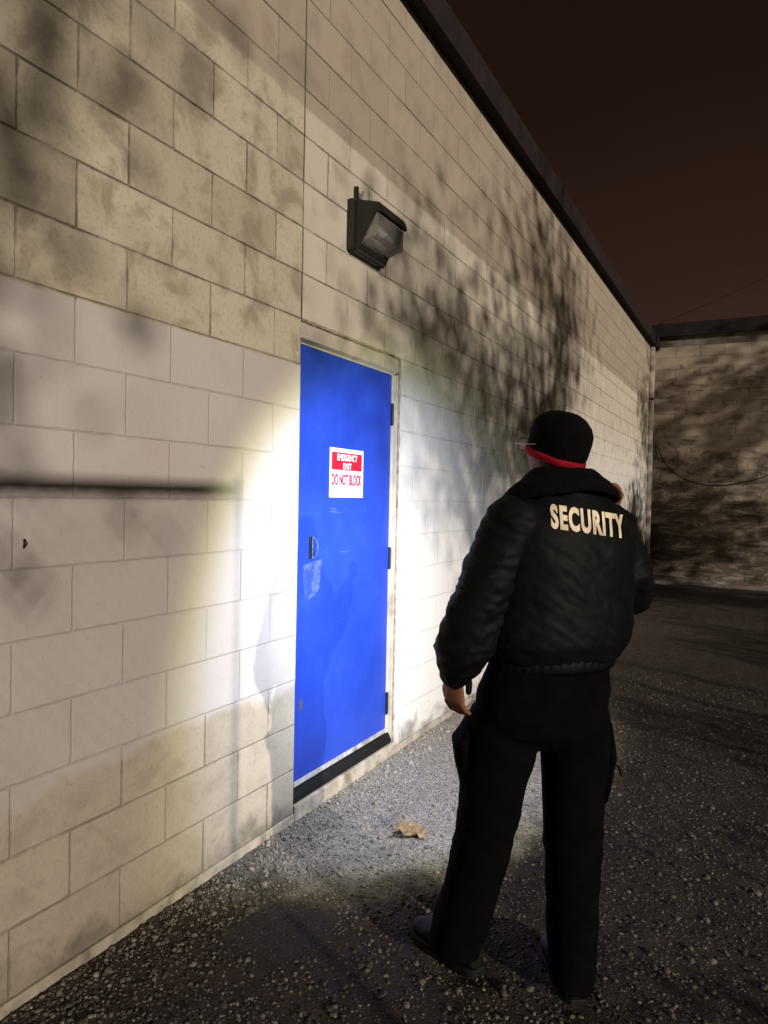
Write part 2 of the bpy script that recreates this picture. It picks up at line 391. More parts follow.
def lines(a, b, n, far0, far1):
    g0 = a-(np.geomspace(1, 1+(a-far0), 16)-1)[::-1][:-1]; g1 = b+np.geomspace(1, 1+(far1-b), 16)[1:]-1
    return np.concatenate([g0, np.linspace(a, b, n), g1])
gx = lines(-.1, 3.6, 170, -160, 160); gy = lines(.9, 7.0, 260, -160, 200)
X, Y = np.meshgrid(gx, gy); Z = gh(X, Y)
nx, ny = len(gx), len(gy)
vs = np.stack([X.ravel(), Y.ravel(), Z.ravel()], 1)
idx = np.arange(nx*ny).reshape(ny, nx); fs = np.stack([idx[:-1,:-1].ravel(), idx[:-1,1:].ravel(), idx[1:,1:].ravel(), idx[1:,:-1].ravel()], 1)
me = bpy.data.meshes.new('ground'); me.from_pydata(vs.tolist(), [], fs.tolist()); me.update()
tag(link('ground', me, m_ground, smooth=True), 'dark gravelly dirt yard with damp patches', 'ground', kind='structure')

# loose gravel
bm = bmesh.new(); bmesh.ops.create_icosphere(bm, subdivisions=1, radius=1); bm.verts.ensure_lookup_table()
iv = np.array([v.co[:] for v in bm.verts]); ifc = np.array([[v.index for v in f.verts] for f in bm.faces]); bm.free()
N = 20000
yy = 1.0+rng.power(.62, N)*5.6; xx = rng.uniform(0, 1, N)**1.15*(.9+.45*yy)
near = rng.random(N) < .12; xx[near] = np.abs(rng.normal(0, .12, near.sum()))+.02; yy[near] = rng.uniform(1.0, 4.5, near.sum())
xx = np.maximum(xx, .02)
r = np.exp(rng.normal(math.log(.0044), .42, N)); r = np.clip(r, .0018, .016)
bare = np.hypot(xx-.45, yy-2.08) < .2+.05*np.sin(xx*40); r = np.where(bare, r*.45, r)
zz = gh(xx, yy)+r*.25
ang = rng.uniform(0, 6.283, N); sq = rng.uniform(.5, .95, N); st = rng.uniform(.75, 1.3, N)
P = iv[None]*(1+rng.normal(0, .16, (N, len(iv), 1)))
P = P*np.stack([st, 1/st, sq], 1)[:, None]*r[:, None, None]
ca, sa = np.cos(ang)[:, None], np.sin(ang)[:, None]
P = np.stack([P[..., 0]*ca-P[..., 1]*sa, P[..., 0]*sa+P[..., 1]*ca, P[..., 2]], -1)+np.stack([xx, yy, zz], 1)[:, None]
FF = (ifc[None]+(np.arange(N)*len(iv))[:, None, None]).reshape(-1, 3)
me = bpy.data.meshes.new('gravel'); me.vertices.add(N*len(iv)); me.vertices.foreach_set('co', P.reshape(-1).astype(np.float32))
nf = len(FF); me.loops.add(nf*3); me.loops.foreach_set('vertex_index', FF.reshape(-1).astype(np.int32))
me.polygons.add(nf); me.polygons.foreach_set('loop_start', np.arange(0, nf*3, 3, dtype=np.int32)); me.update(calc_edges=True); me.validate()
at = me.attributes.new('tone', 'FLOAT', 'POINT'); pl_ = np.clip(1.25-np.sqrt(1.9*(xx-.3)**2+.35*(yy-4.1)**2)*.9, 0, 1)  # stones paled along with the painted torch pool
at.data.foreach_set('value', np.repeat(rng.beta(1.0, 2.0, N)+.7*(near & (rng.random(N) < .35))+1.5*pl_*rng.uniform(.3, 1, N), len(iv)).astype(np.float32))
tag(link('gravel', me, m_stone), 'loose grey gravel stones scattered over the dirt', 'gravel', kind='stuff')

# ------------------------------------------------------------------ block building with the blue door
YC = 14.386; ZT = 4.268
DY0, DY1, DZ1 = 2.79, 3.806, Z0+11*BH           # masonry opening
bl = empty('block_building', (0, 0, 0))
tag(bl, 'long painted block building with a blue steel door and dark roof edge', 'building')
def blocks(y0, y1, ztop, u0, opening=None, joint=None):
    """faces of single blocks with a shallow rounded groove between them, front towards +x"""
    b = MB(); g, d = .0014, .0045
    nrow = int(math.ceil((ztop-Z0)/BH))
    for k in range(-1, nrow):
        z0 = max(0.0, Z0+k*BH); z1 = min(ztop, Z0+(k+1)*BH)
        ph = u0+(0 if k % 2 else BW/2)
        js = [ph+i*BW for i in range(int((y0-ph)/BW)-1, int((y1-ph)/BW)+2)]
        js = sorted([y for y in js if y0 < y < y1]+[y0, y1]+([joint] if joint else []))
        for a, c in zip(js[:-1], js[1:]):
            if c-a < .02: continue
            if opening and z0 < opening[2]-.01:
                a2, c2 = a, c
                if a >= opening[0]-.01 and c <= opening[1]+.01: continue
                if a < opening[0] < c: c2 = opening[0]
                if a < opening[1] < c: a2 = opening[1]
                a, c = a2, c2
                if c-a < .02: continue
            off = random.uniform(-.0012, .0012); gg = g*random.uniform(.6, 1.4); painted = joint and .6 < z0 < 2.0
            gv = gg*random.choice((.15, .3, .8)) if painted else gg*random.choice((1, 1.3, 2.0)); bd = .0012
            if painted: gg *= .3; off *= .4; bd = .0004
            q = [(a+gv, z0+gg), (c-gv, z0+gg), (c-gv, z1-gg), (a+gv, z1-gg)]
            e_ = .0025; w = [(a+gv+e_, z0+gg+e_), (c-gv-e_, z0+gg+e_), (c-gv-e_, z1-gg-e_), (a+gv+e_, z1-gg-e_)]
            vs = [(-.012, y, z) for y, z in q]+[(off-bd, y, z) for y, z in q]+[(off, y, z) for y, z in w]
            fs = [(0,1,5,4),(1,2,6,5),(2,3,7,6),(3,0,4,7),(4,5,9,8),(5,6,10,9),(6,7,11,10),(7,4,8,11),(8,9,10,11)]
            b.add(vs, fs)
    return b
wb = blocks(-4, YC, ZT, U0, (DY0, DY1, DZ1), U0)
D_ = -.0026                                       # mortar plane
for a, c, z0, z1 in ((-4, DY0, 0, ZT), (DY1, YC, 0, ZT), (DY0, DY1, DZ1, ZT)):
    wb.add([(D_, a, z0), (D_, c, z0), (D_, c, z1), (D_, a, z1)], [(0, 1, 2, 3)])
wb.add([(D_, DY0, 0), (-.2, DY0, 0), (-.2, DY0, DZ1), (D_, DY0, DZ1)], [(0,1,2,3)])
wb.add([(D_, DY1, 0), (-.2, DY1, 0), (-.2, DY1, DZ1), (D_, DY1, DZ1)], [(3,2,1,0)])
wb.add([(D_, DY0, DZ1), (-.2, DY0, DZ1), (-.2, DY1, DZ1), (D_, DY1, DZ1)], [(0,1,2,3)])
wb.box((-8, -4, 0), (-.2, YC, ZT-.02))
w_ = wb.mesh('wall'); link('wall', w_, m_block, bl)
# footing
fb = MB()
y = -4.0
while y < YC-.1:
    y2 = min(y+random.uniform(.9, 1.6), YC-.02)
    if y < DY0 < y2: y2 = DY0
    if y < DY1 < y2: y2 = DY1
    mid_ = (y+y2)/2
    fb.box((-.05, y+.002, -.1), (.010+random.uniform(-.002, .002), y2-.002, .074 if DY0 < mid_ < DY1 else .042))
    y = y2
fb.build('footing', m_conc, bl, bevel=.004)
# roof edge: soffit strip, fascia and drip lip
re = MB(); re.prism([(-.25, ZT+.002), (.085, ZT+.002), (.085, ZT-.012), (.098, ZT-.012), (.110, ZT+.165), (-.25, ZT+.175)], 'y', -4, YC+.15)
re.build('roof_edge', m_fascia, bl)
# chips and a nail in the wall
ch = MB(); ch.tube([(.001, 1.402, 1.345), (.010, 1.400, 1.333), (.006, 1.397, 1.322)], [.004, .006, .003], 6); ch.build('rusty_nail', m_iron, bl, True)
# door frame (hollow metal): header and jambs, stop bead towards the wall
LX = -.03; LY0, LY1, LZ0, LZ1 = 2.824, 3.762, .138, 2.174
fr = MB()
fr.prism([(LX-.06, LZ1+.003), (LX-.004, LZ1+.003), (LX-.004, LZ1+.010), (-.006, LZ1+.022), (-.006, DZ1-.006), (LX-.06, DZ1-.006)], 'y', DY0+.004, DY1-.004)
fr.box((LX-.06, DY0+.004, .075), (LX+.002, LY0-.004, LZ1+.006))
fr.prism([(LX-.06, LY1+.004), (LX-.002, LY1+.004), (LX-.002, LY1+.022), (-.006, LY1+.026), (-.006, DY1-.006), (LX-.06, DY1-.006)], 'z', .075, LZ1+.004)
fo = fr.build('door_frame', m_frame, bl, bevel=.002)
cb = MB()
def bead(p0, p1, r_):
    n = 60; p0, p1 = Vector(p0), Vector(p1)
    pts = [p0.lerp(p1, i/n)+Vector((random.uniform(-.002, .002), random.uniform(-.0015, .0015), random.uniform(-.0015, .0015))) for i in range(n+1)]
    cb.tube(pts, [r_*random.uniform(.75, 1.25) for _ in pts], 6)
bead((-.002, DY1-.004, .08), (-.002, DY1-.004, DZ1-.01), .0075); bead((-.002, DY0+.004, DZ1-.004), (-.002, DY1-.004, DZ1-.004), .0065)
cb.build('caulk_bead', m_caulk, fo, True)
# leaf
dr = MB(); dr.box((LX-.045, LY0, LZ0), (LX, LY1, LZ1)); door = dr.build('door', m_door, bl, bevel=.0025)
hb = None
for hz_ in (1.952, 1.137, .305):
    h_ = MB(); h_.tube([(LX+.006, LY1+.004, hz_-.055), (LX+.006, LY1+.004, hz_+.055)], .0085, 10)
    h_.tube([(LX+.006, LY1+.004, hz_-.063), (LX+.006, LY1+.004, hz_-.056)], .006, 8); h_.tube([(LX+.006, LY1+.004, hz_+.056), (LX+.006, LY1+.004, hz_+.063)], .006, 8)
    for q in (-.02, .02): h_.tube([(LX+.006, LY1+.004, hz_+q-.0008), (LX+.006, LY1+.004, hz_+q+.0008)], .0092, 10)
    h_.build('hinge', m_iron, door)
sw = MB(); sw.box((LX+.0005, LY0+.004, LZ0+.001), (LX+.005, LY1-.004, LZ0+.026)); sw.build('kick_strip', m_strip, door, bevel=.0015)
rb = MB(); rb.prism([(LX-.04, .078), (-.004, .078), (-.006, .100), (LX+.008, .132), (LX-.04, .134)], 'y', LY0-.05, LY1+.03); rb.build('threshold', m_rubber, bl, bevel=.002)
# pull: dark pocket plate and bent grip
hd = MB(); hd.box((LX+.0005, 2.929, 1.186), (LX+.004, 2.951, 1.292)); ho = hd.build('handle', m_iron, door, bevel=.001)
gp = MB(); gp.tube([(LX+.004, 2.963, 1.197), (LX+.020, 2.963, 1.207), (LX+.026, 2.963, 1.225), (LX+.026, 2.963, 1.255), (LX+.020, 2.963, 1.272), (LX+.004, 2.963, 1.282)], .0042, 8)
gp.box((LX+.0007, 2.9545, 1.188), (LX+.003, 2.9715, 1.290)); gp.build('grip', m_grip, ho, bevel=.0)
# torn sticker
rs = MB()
poly = [(2.885,1.158),(2.900,1.166),(2.915,1.160),(2.932,1.170),(2.958,1.166),(2.980,1.174),(3.010,1.172),(3.042,1.178),(3.036,1.130),(3.030,1.078),(3.020,1.030),(3.006,1.020),(2.985,1.012),(2.962,1.004),(2.93,.992),(2.905,.990),(2.912,1.002),(2.944,1.014),(2.958,1.050),(2.950,1.070),(2.966,1.078),(2.972,1.092),(2.968,1.120),(2.955,1.136),(2.925,1.138),(2.908,1.142),(2.900,1.120),(2.890,1.124)]
rs.prism(poly, 'x', LX+.0006, LX+.0011); rs.build('sticker_residue', m_residue, door)
b = MB(); b.prism([(2.880,1.160),(3.046,1.182),(3.040,1.130),(3.032,1.075),(3.020,1.026),(2.905,.984),(2.888,1.06)], 'x', LX+.0002, LX+.0004); b.build('sticker_backing', plain('faded_paint', (.032, .070, .42), .55, .3, 0, .25, 50, .2), door)
for (a, b_, c_) in (((2.99,1.82),(3.02,1.79),.004), ((3.10,1.41),(3.22,1.40),.010), ((3.24,1.40),(3.26,1.43),.006), ((3.05,1.21),(3.058,1.22),.006), ((3.20,1.205),(3.30,1.20),.004), ((3.29,1.20),(3.31,1.225),.004), ((3.25,.845),(3.265,.865),.004), ((3.62,.93),(3.64,.95),.004), ((3.03,1.70),(3.05,1.66),.005), ((3.12,1.425),(3.18,1.418),.006)):
    (ya, za), (yb_, zb_) = a, b_; n = 8; pts = []
    for i in range(n+1):
        t = i/n; pts.append((ya+(yb_-ya)*t, za+(zb_-za)*t+c_*math.sin(math.pi*t)*random.uniform(.4, 1)))
    for i in range(n, -1, -1):
        t = i/n; pts.append((ya+(yb_-ya)*t, za+(zb_-za)*t-c_*math.sin(math.pi*t)*random.uniform(.1, .5)-.0006))
    sc_ = MB(); sc_.prism(pts, 'x', LX+.0004, LX+.0009); sc_.build('paint_scuff', m_residue, door)

# ------------------------------------------------------------------ sign on the door
def text_mesh(body, size, bold=0.0, spacing=1.0):
    cu = bpy.data.curves.new('t', 'FONT'); cu.body = body; cu.size = size; cu.align_x = 'CENTER'; cu.align_y = 'CENTER'; cu.offset = bold; cu.space_character = spacing; cu.resolution_u = 4
    o = bpy.data.objects.new('t', cu); COL.objects.link(o); dg = bpy.context.evaluated_depsgraph_get()
    me = bpy.data.meshes.new_from_object(o.evaluated_get(dg)); bpy.data.objects.remove(o)
    v = np.array([q.co[:] for q in me.vertices]); f = [tuple(p.vertices) for p in me.polygons]; bpy.data.meshes.remove(me)
    mn, mx = v.min(0), v.max(0); v = v-(mn+mx)/2
    return v, f, (mx-mn)
sx0 = LX+.0025; SY0, SY1, SZ0, SZ1 = 3.100, 3.440, 1.478, 1.724
sgn = empty('exit_sign', (LX, (SY0+SY1)/2, SZ0))
tag(sgn, 'white and red emergency exit sign fixed to the blue door', 'sign')
def rel(mb, org):
    mb.v = [(x-org[0], y-org[1], z-org[2]) for x, y, z in mb.v]; return mb
ORG = (LX, (SY0+SY1)/2, SZ0)
p_ = MB(); p_.box((LX+.0004, SY0, SZ0), (sx0, SY1, SZ1)); rel(p_, ORG).build('panel', m_signw, sgn, bevel=.0008)
p_ = MB(); p_.box((sx0+.0002, SY0+.018, 1.615), (sx0+.0010, SY1-.018, 1.703)); rel(p_, ORG).build('red_band', m_signr, sgn)
def sign_text(body, yc, zc, w, h, mat, bold, name='lettering'):
    v, f, s = text_mesh(body, .1, bold)
    b = MB(); b.add([(sx0+.0018, yc+q[0]*w/s[0], zc+q[1]*h/s[1]) for q in v], f); rel(b, ORG).build(name, mat, sgn)
YM = (SY0+SY1)/2
sign_text('EMERGENCY', YM, 1.679, .205, .034, m_signw, .003); sign_text('EXIT', YM, 1.636, .085, .031, m_signw, .003)
sign_text('DO NOT BLOCK', YM, 1.567, .302, .058, m_signl, .0035)
b = MB()
for i in range(14):
    if i == 5: continue
    b.box((sx0+.0004, YM-.062+i*.009, 1.5005), (sx0+.0012, YM-.062+i*.009+.0065, 1.5040))
rel(b, ORG).build('fine_print', m_signg, sgn)

# ------------------------------------------------------------------ wall lamp
lo = (0.002, 3.335, 2.70); lp = empty('wall_lamp', lo)
tag(lp, 'unlit dark bronze wall lamp with slanted glass above the blue door', 'lamp')
L0, L1 = 3.195, 3.50
b = MB(); b.box((.003, L0-.022, 2.700), (.034, L1+.022, 2.948)); rel(b, lo).build('back_plate', m_lamp, lp, bevel=.004)
b = MB()
prof = [(.034, 2.708), (.052, 2.702), (.066, 2.728), (.150, 2.868), (.174, 2.868), (.174, 2.884), (.160, 2.917), (.034, 2.950)]
for y0, y1 in ((L0, L0+.008), (L1-.008, L1)): b.prism(prof, 'y', y0, y1)          # side cheeks
b.prism([(.034, 2.942), (.160, 2.910), (.170, 2.872), (.176, 2.872), (.176, 2.886), (.162, 2.919), (.034, 2.952)], 'y', L0+.008, L1-.008)
b.prism([(.034, 2.704), (.054, 2.702), (.070, 2.730), (.062, 2.734), (.050, 2.712), (.034, 2.712)], 'y', L0+.008, L1-.008)
rel(b, lo).build('housing', m_lamp, lp, bevel=.002)
b = MB(); b.prism([(.070, 2.738), (.156, 2.762), (.160, 2.868), (.148, 2.868)], 'y', L0+.010, L1-.010)
ln = rel(b, lo).build('lens', m_glass, lp, bevel=.002)
b = MB(); b.prism([(.040, 2.73), (.046, 2.73), (.130, 2.885), (.125, 2.890)], 'y', L0+.02, L1-.02); rel(b, lo).build('reflector', m_reflector, lp)
b = MB(); b.tube([(.085, L0+.07, 2.80), (.085, L1-.07, 2.80)], .016, 10); rel(b, lo).build('bulb', m_signw, ln, True)
b = MB(); b.box((.003, L0+.040, 2.948), (.022, L0+.058, 3.030)); rel(b, lo).build('bracket', m_lamp, lp, bevel=.001)
b = MB(); b.tube([(.012, L0+.095, 2.945), (.016, L0+.105, 2.985), (.006, L0+.125, 3.035)], .007, 8); b.box((.003, L0+.066, 2.985), (.016, L0+.110, 3.010))
rel(b, lo).build('conduit_stub', m_galv, lp, bevel=.001)
b = MB()
for y in (L0+.002, L1-.012):
    b = MB(); b.box((.010, y, 2.690), (.024, y+.012, 2.701)); rel(b, lo).build('latch', m_lamp, lp, bevel=.001)

# ------------------------------------------------------------------ building that closes the yard
bb = empty('stained_building', (0, YC, 0))
tag(bb, 'stained block building at the far end closing off the yard', 'building')
ZB = 4.30
b = MB(); BX1 = 11.0
src = blocks(0.0, BX1, ZB, 1.394)
src.add([(D_, 0, 0), (D_, BX1, 0), (D_, BX1, ZB), (D_, 0, ZB)], [(0, 1, 2, 3)])
src.v = [(y, -x, z) for x, y, z in src.v]        # turn the face towards -y
src.box((-8, .2, 0), (BX1, 9, ZB-.02)); src.box((BX1-.19, .012, 0), (BX1, .2, ZB-.02))
link('wall', src.mesh('back'), m_back, bb)
b = MB(); b.box((-.02, .03, ZB), (BX1, .3, ZB+.19)); b.build('flashing_band', m_grey, bb)
b = MB(); b.prism([(-.06, ZB+.19), (.3, ZB+.19), (.3, ZB+.42), (-.07, ZB+.42), (-.075, ZB+.18)], 'x', -.25, BX1+.05); b.build('coping', m_fascia, bb)
b = MB(); b.box((0, -.012, -.1), (BX1, .05, .05)); b.build('footing', m_grey, bb, bevel=.004)

dn = empty('downspout', (.04, 13.95, 0)); tag(dn, 'white painted downspout pipe at the inside corner of the two walls', 'pipe')
b = MB(); b.prism([(-.032, -.045), (.032, -.045), (.032, .045), (-.032, .045)], 'z', .12, ZT-.03)
b.build('pipe', m_whitepaint, dn, bevel=.008)
for z in (.6, 2.0, 3.30):
    b = MB(); b.box((-.036, -.058, z), (.037, .058, z+.035)); b.box((-.036, .058, z), (-.030, .085, z+.035)); b.build('bracket', m_iron if z > 3 else m_whitepaint, dn, bevel=.002)
cd = MB(); cd.tube([(.022, 14.26, .3), (.022, 14.26, 2.2), (.022, 14.26, ZT-.04)], .018, 10); 
tag(cd.build('conduit', m_whitepaint, None, True), 'thin white conduit tight in the corner beside the downspout', 'pipe')

hc = MB(); pts = []
for i in range(25):
    t = i/24; x = .10+t*3.4
    pts.append((x, YC-.025, 2.50-.78*math.sin(math.pi*min(1, t*1.0)**.62)+.25*t))
hc.tube(pts, .008, 8)
tag(hc.build('hanging_cable', m_cable, None, True), 'black cable sagging across the stained far wall', 'cable')
pl = MB(); a, b_ = Vector((.05, YC+.1, ZB+.46)), Vector((5.2, YC+9.0, 9.9)); pts = []
for i in range(21):
    t = i/20; p = a.lerp(b_, t); p.z -= 1.1*t*(1-t); pts.append(p)
pl.tube(pts, .012, 6); tag(pl.build('overhead_wire', m_cable, None, True), 'thin overhead wire crossing the dark sky to the far roof', 'wire')

# ------------------------------------------------------------------ security guard
PX, PY = .47, 2.22                                     # in the viewer-yaw frame
def wpt(X, Yf, z=0): return Vector((CX+X*math.cos(TH)-Yf*math.sin(TH), X*math.sin(TH)+Yf*math.cos(TH), z))
def L(X, Yf, z): return Vector((X-PX, Yf-PY, z))
PHI = R(22)                                            # torso turned to the left
TA, TB = Vector((math.cos(PHI), math.sin(PHI), 0)), Vector((-math.sin(PHI), math.cos(PHI), 0))
HPH = R(34); HA, HB = Vector((math.cos(HPH), math.sin(HPH), 0)), Vector((-math.sin(HPH), math.cos(HPH), 0)); UZ = Vector((0, 0, 1))
HM = Matrix((HA, HB, UZ)).transposed()
HC = L(.522, 2.235, 1.655)                             # head centre
def hp(a, b_, c): return HC+HA*a+HB*b_+UZ*c
lsh, rsh = L(.372, 2.135, 1.415), L(.695, 2.265, 1.40)
lel, lwr = L(.258, 2.125, 1.160), L(.216, 2.165, .962)
rel_, rwr = L(.765, 2.255, 1.195), L(.770, 2.515, 1.430)
body = MB()
body.loft([(HC+UZ*-.125+HB*.035, HA*.035, HB*.040), (HC+UZ*-.10+HB*.028, HA*.052, HB*.062), (HC+UZ*-.06+HB*.018, HA*.064, HB*.082), (HC+HB*.005, HA*.072, HB*.094), (HC+UZ*.045, HA*.071, HB*.091), (HC+UZ*.064, HA*.058, HB*.074), (HC+UZ*.078, HA*.03, HB*.04)], 24)
body.limb([(hp(0, .096, .012), .008, .008), (hp(0, .106, -.012), .011, .010), (hp(0, .114, -.030), .014, .013)], HA)    # nose
for s in (-1, 1):
    body.ell(hp(.016*s, .100, -.036), (.009, .010, .008), HM); body.ell(hp(.066*s, -.004, -.024), (.007, .016, .026), HM)
    body.ell(hp(.030*s, .078, .018), (.024, .010, .008), HM); body.ell(hp(.036*s, .068, -.028), (.022, .018, .016), HM)
body.ell(hp(0, .094, -.062), (.024, .010, .006), HM); body.ell(hp(0, .092, -.074), (.021, .010, .007), HM); body.ell(hp(0, .076, -.105), (.024, .020, .017), HM)
body.limb([(L(.528, 2.20, 1.44), .062, .066), (HC+UZ*-.08-HB*.012, .055, .058)], HA)
tc_ = L(.53, 2.2, 0)
body.loft([(tc_+UZ*.88+Vector((-.03, 0, 0)), TA*.15, TB*.10), (tc_+UZ*1.05, TA*.15, TB*.10), (tc_+UZ*1.25, TA*.165, TB*.105), (tc_+UZ*1.40, TA*.165, TB*.095), (tc_+UZ*1.46, TA*.11, TB*.07), (tc_+UZ*1.485, TA*.05, TB*.05)], 24)
body.limb([(lsh, .05, .05), (lel, .042, .042), (lwr, .027, .022)], (0, 1, 0)); body.limb([(rsh, .05, .05), (rel_, .042, .042), (rwr, .027, .022)], (0, 1, 0))
lhip, rhip = L(.395, 2.19, .88), L(.575, 2.24, .88)
lkn, lan = L(.332, 2.245, .48), L(.262, 2.335, .09); rkn, ran = L(.590, 2.225, .49), L(.592, 2.195, .09)
body.limb([(lhip, .085, .085), (lkn, .055, .055), (lan, .04, .04)], (0, 1, 0)); body.limb([(rhip, .085, .085), (rkn, .055, .055), (ran, .04, .04)], (0, 1, 0))
# left hand: hangs from the cuff, thumb forward, fingers curling in towards the leg
ld = Vector((.02, .03, -1)).normalized(); lf = Vector((-.62, .78, 0)).normalized(); ls = Vector((.78, .62, 0)).normalized()  # down, thumbward, palmward
palm = lwr+ld*.035
body.loft([(lwr, lf*.026, ls*.017), (lwr+ld*.03, lf*.036, ls*.016), (lwr+ld*.058, lf*.042, ls*.016), (lwr+ld*.074, lf*.040, ls*.014)], 14)
for i, (o_, ln_) in enumerate(((.031, .036), (.010, .040), (-.011, .037), (-.031, .030))):
    ln_ *= .92; k0 = lwr+ld*.062+lf*o_; k1 = lwr+ld*.078+lf*o_*1.05; k2 = k1+(ld*.80+ls*.60)*ln_; k3 = k2+(ld*.45+ls*.90)*ln_*.62; k4 = k3+(ld*.05+ls*1.0)*ln_*.45
    body.limb([(k0, .0085, .0085), (k1, .0088, .0088), (k2, .0080, .0080), (k3, .0072, .0072), (k4, .0062, .0062)], lf, 10)
t0 = lwr+ld*.022+lf*.024; body.limb([(t0, .011, .011), (t0+lf*.028+ld*.022+ls*.012, .0105, .0105), (t0+lf*.036+ld*.048+ls*.022, .0088, .0088), (t0+lf*.034+ld*.066+ls*.030, .0075, .0075)], ls, 10)
# right hand: fist round the torch, raised at shoulder height
FX = L(.775, 2.56, 1.500)                              # grip centre
tgt = Matrix.Rotation(-TH, 3, 'Z') @ (Vector((0, 3.38, .84))-Vector((wpt(PX, PY).x, wpt(PX, PY).y, 0)))
TD = (tgt-FX).normalized()                              # torch direction
hu = (UZ-TD*UZ.dot(TD)).normalized(); hs = TD.cross(hu)  # hs: to the right of the beam
body.loft([(rwr, hs*.024, TD*.026), (rwr.lerp(FX+hs*.026, .55), hs*.020, TD*.038), (FX+hs*.029-hu*.01, hs*.013, TD*.042), (FX+hs*.028+hu*.022, hs*.012, TD*.040)], 14)
for i in range(4):
    o_ = TD*(-.032+.0215*i); q = [(.026, .018), (.012, .033), (-.012, .032), (-.026, .014), (-.024, -.008), (-.012, -.020)]
    body.limb([(FX+o_+hs*a+hu*c, .0088-.0004*abs(i-1.5), .0088-.0004*abs(i-1.5)) for a, c in q], TD, 10)
body.limb([(FX+TD*.022+hs*.026-hu*.022, .011, .011), (FX+TD*.046+hs*.020-hu*.026, .010, .010), (FX+TD*.060+hs*.004-hu*.026, .009, .009), (FX+TD*.064-hs*.012-hu*.022, .0078, .0078)], hu, 10)
person = link('person', fused(body, .0045, 3), m_skin, None, True)
person.location = wpt(PX, PY); person.rotation_euler = (0, 0, TH)
tag(person, 'security guard seen from behind in black jacket, trousers and red-edged beanie', 'person')
# eyes, glasses
b = MB()
for s in (-1, 1):
    b = MB(); b.ell(hp(.030*s, .083, .006), (.012, .010, .010), HM); b.build('eye', m_eye, person, True)
b = MB()
for s in (-1, 1):
    b.tube([hp(.076*s, .010, -.004), hp(.078*s, .06, -.002), hp(.068*s, .110, .004)], .0022, 6)
    b.tube([hp(.036*s+.030*math.cos(a), .114-.006*abs(math.cos(a)), .002+.020*math.sin(a)) for a in np.linspace(0, 2*math.pi, 17)], .0018, 6)
b.tube([hp(-.007, .116, .006), hp(.007, .116, .006)], .0018, 6)
b.build('glasses', m_galv, person, True)
# jacket
def fold(c, amp, sx_, sy_, sz_, off=0):
    p = Vector((c.x*sx_+off, c.y*sy_, c.z*sz_)); w = Vector((MN.noise(p*.5+Vector((5, 1, 2))), MN.noise(p*.5+Vector((9, 3, 7))), MN.noise(p*.5)))*.8
    a = MN.noise(p+w); return amp*(1-2*abs(a))*.8+amp*.5*MN.noise(p*2.1)
def jacket_disp(c, n):
    arm = max(0, min(1, (abs((c-tc_).dot(TA))-.17)/.05))
    side = c+Vector((0, 0, c.x*.7))
    d = .75*(fold(side, .0055, 4, 4, 12)+fold(side, .003, 8, 8, 26, 5))*(1-arm)+(fold(c+Vector((0, 0, -c.x*.5)), .0085, 5, 5, 18, 3)+fold(c, .003, 10, 10, 34, 8))*arm
    rg_ = 1-abs(MN.noise(Vector((c.x*7, c.y*7, c.z*16+c.x*9))+Vector((3, 3, 3))*MN.noise(c*4)))
    bk_ = (c-L(.578, 2.05, 1.427)); bk_.y *= .35; d *= 1-.85*max(0, min(1, (.19-Vector((bk_.x, bk_.y, bk_.z*1.9)).length)/.05))
    if abs(bk_.x) < .14 and abs(bk_.z) < .06 and n.y < 0: return d
    return d+.0038*max(0, rg_-.80)/.20*(.5+.5*arm)+.0012*MN.noise(c*45)
jk = MB(); jc = lambda X, z: L(X, 2.2, z)
jk.loft([(jc(.512, 1.022), TA*.196, TB*.135, 2.3), (jc(.512, 1.040), TA*.206, TB*.145, 2.3), (jc(.520, 1.075), TA*.224, TB*.160, 2.3), (jc(.526, 1.12), TA*.224, TB*.160, 2.3), (jc(.530, 1.20), TA*.218, TB*.156, 2.3),
         (jc(.533, 1.30), TA*.217, TB*.152, 2.3), (jc(.535, 1.38), TA*.217, TB*.142, 2.3), (jc(.535, 1.43), TA*.205, TB*.128, 2.2), (jc(.533, 1.475), TA*.170, TB*.108, 2.1), (jc(.530, 1.515), TA*.118, TB*.088, 2), (jc(.528, 1.545), TA*.080, TB*.078, 2)], 40)
jk.limb([(lsh+Vector((.012, 0, 0)), .086, .088), (L(.325, 2.13, 1.30), .084, .080), (L(.285, 2.125, 1.20), .082, .078), (L(.262, 2.13, 1.12), .084, .080), (L(.240, 2.14, 1.055), .084, .080), (L(.226, 2.155, 1.005), .074, .068), (L(.220, 2.162, .982), .050, .046)], (0, 1, 0), 24)
jk.limb([(rsh+Vector((-.012, 0, 0)), .082, .084), (L(.722, 2.262, 1.32), .076, .075), (L(.744, 2.25, 1.245), .074, .073), (rel_+Vector((-.014, 0, .014)), .072, .071), (rel_.lerp(rwr, .25), .076, .074), (rel_.lerp(rwr, .55), .070, .066), (rel_.lerp(rwr, .82), .058, .054), (rel_.lerp(rwr, .93), .044, .040)], (1, 0, 0), 24)
jme = fused(jk, .0075, 3, jacket_disp)
jkt = link('jacket', jme, m_nylon, person, True)
bvh = BVHTree.FromPolygons([v.co.copy() for v in jme.vertices], [tuple(p.vertices) for p in jme.polygons])
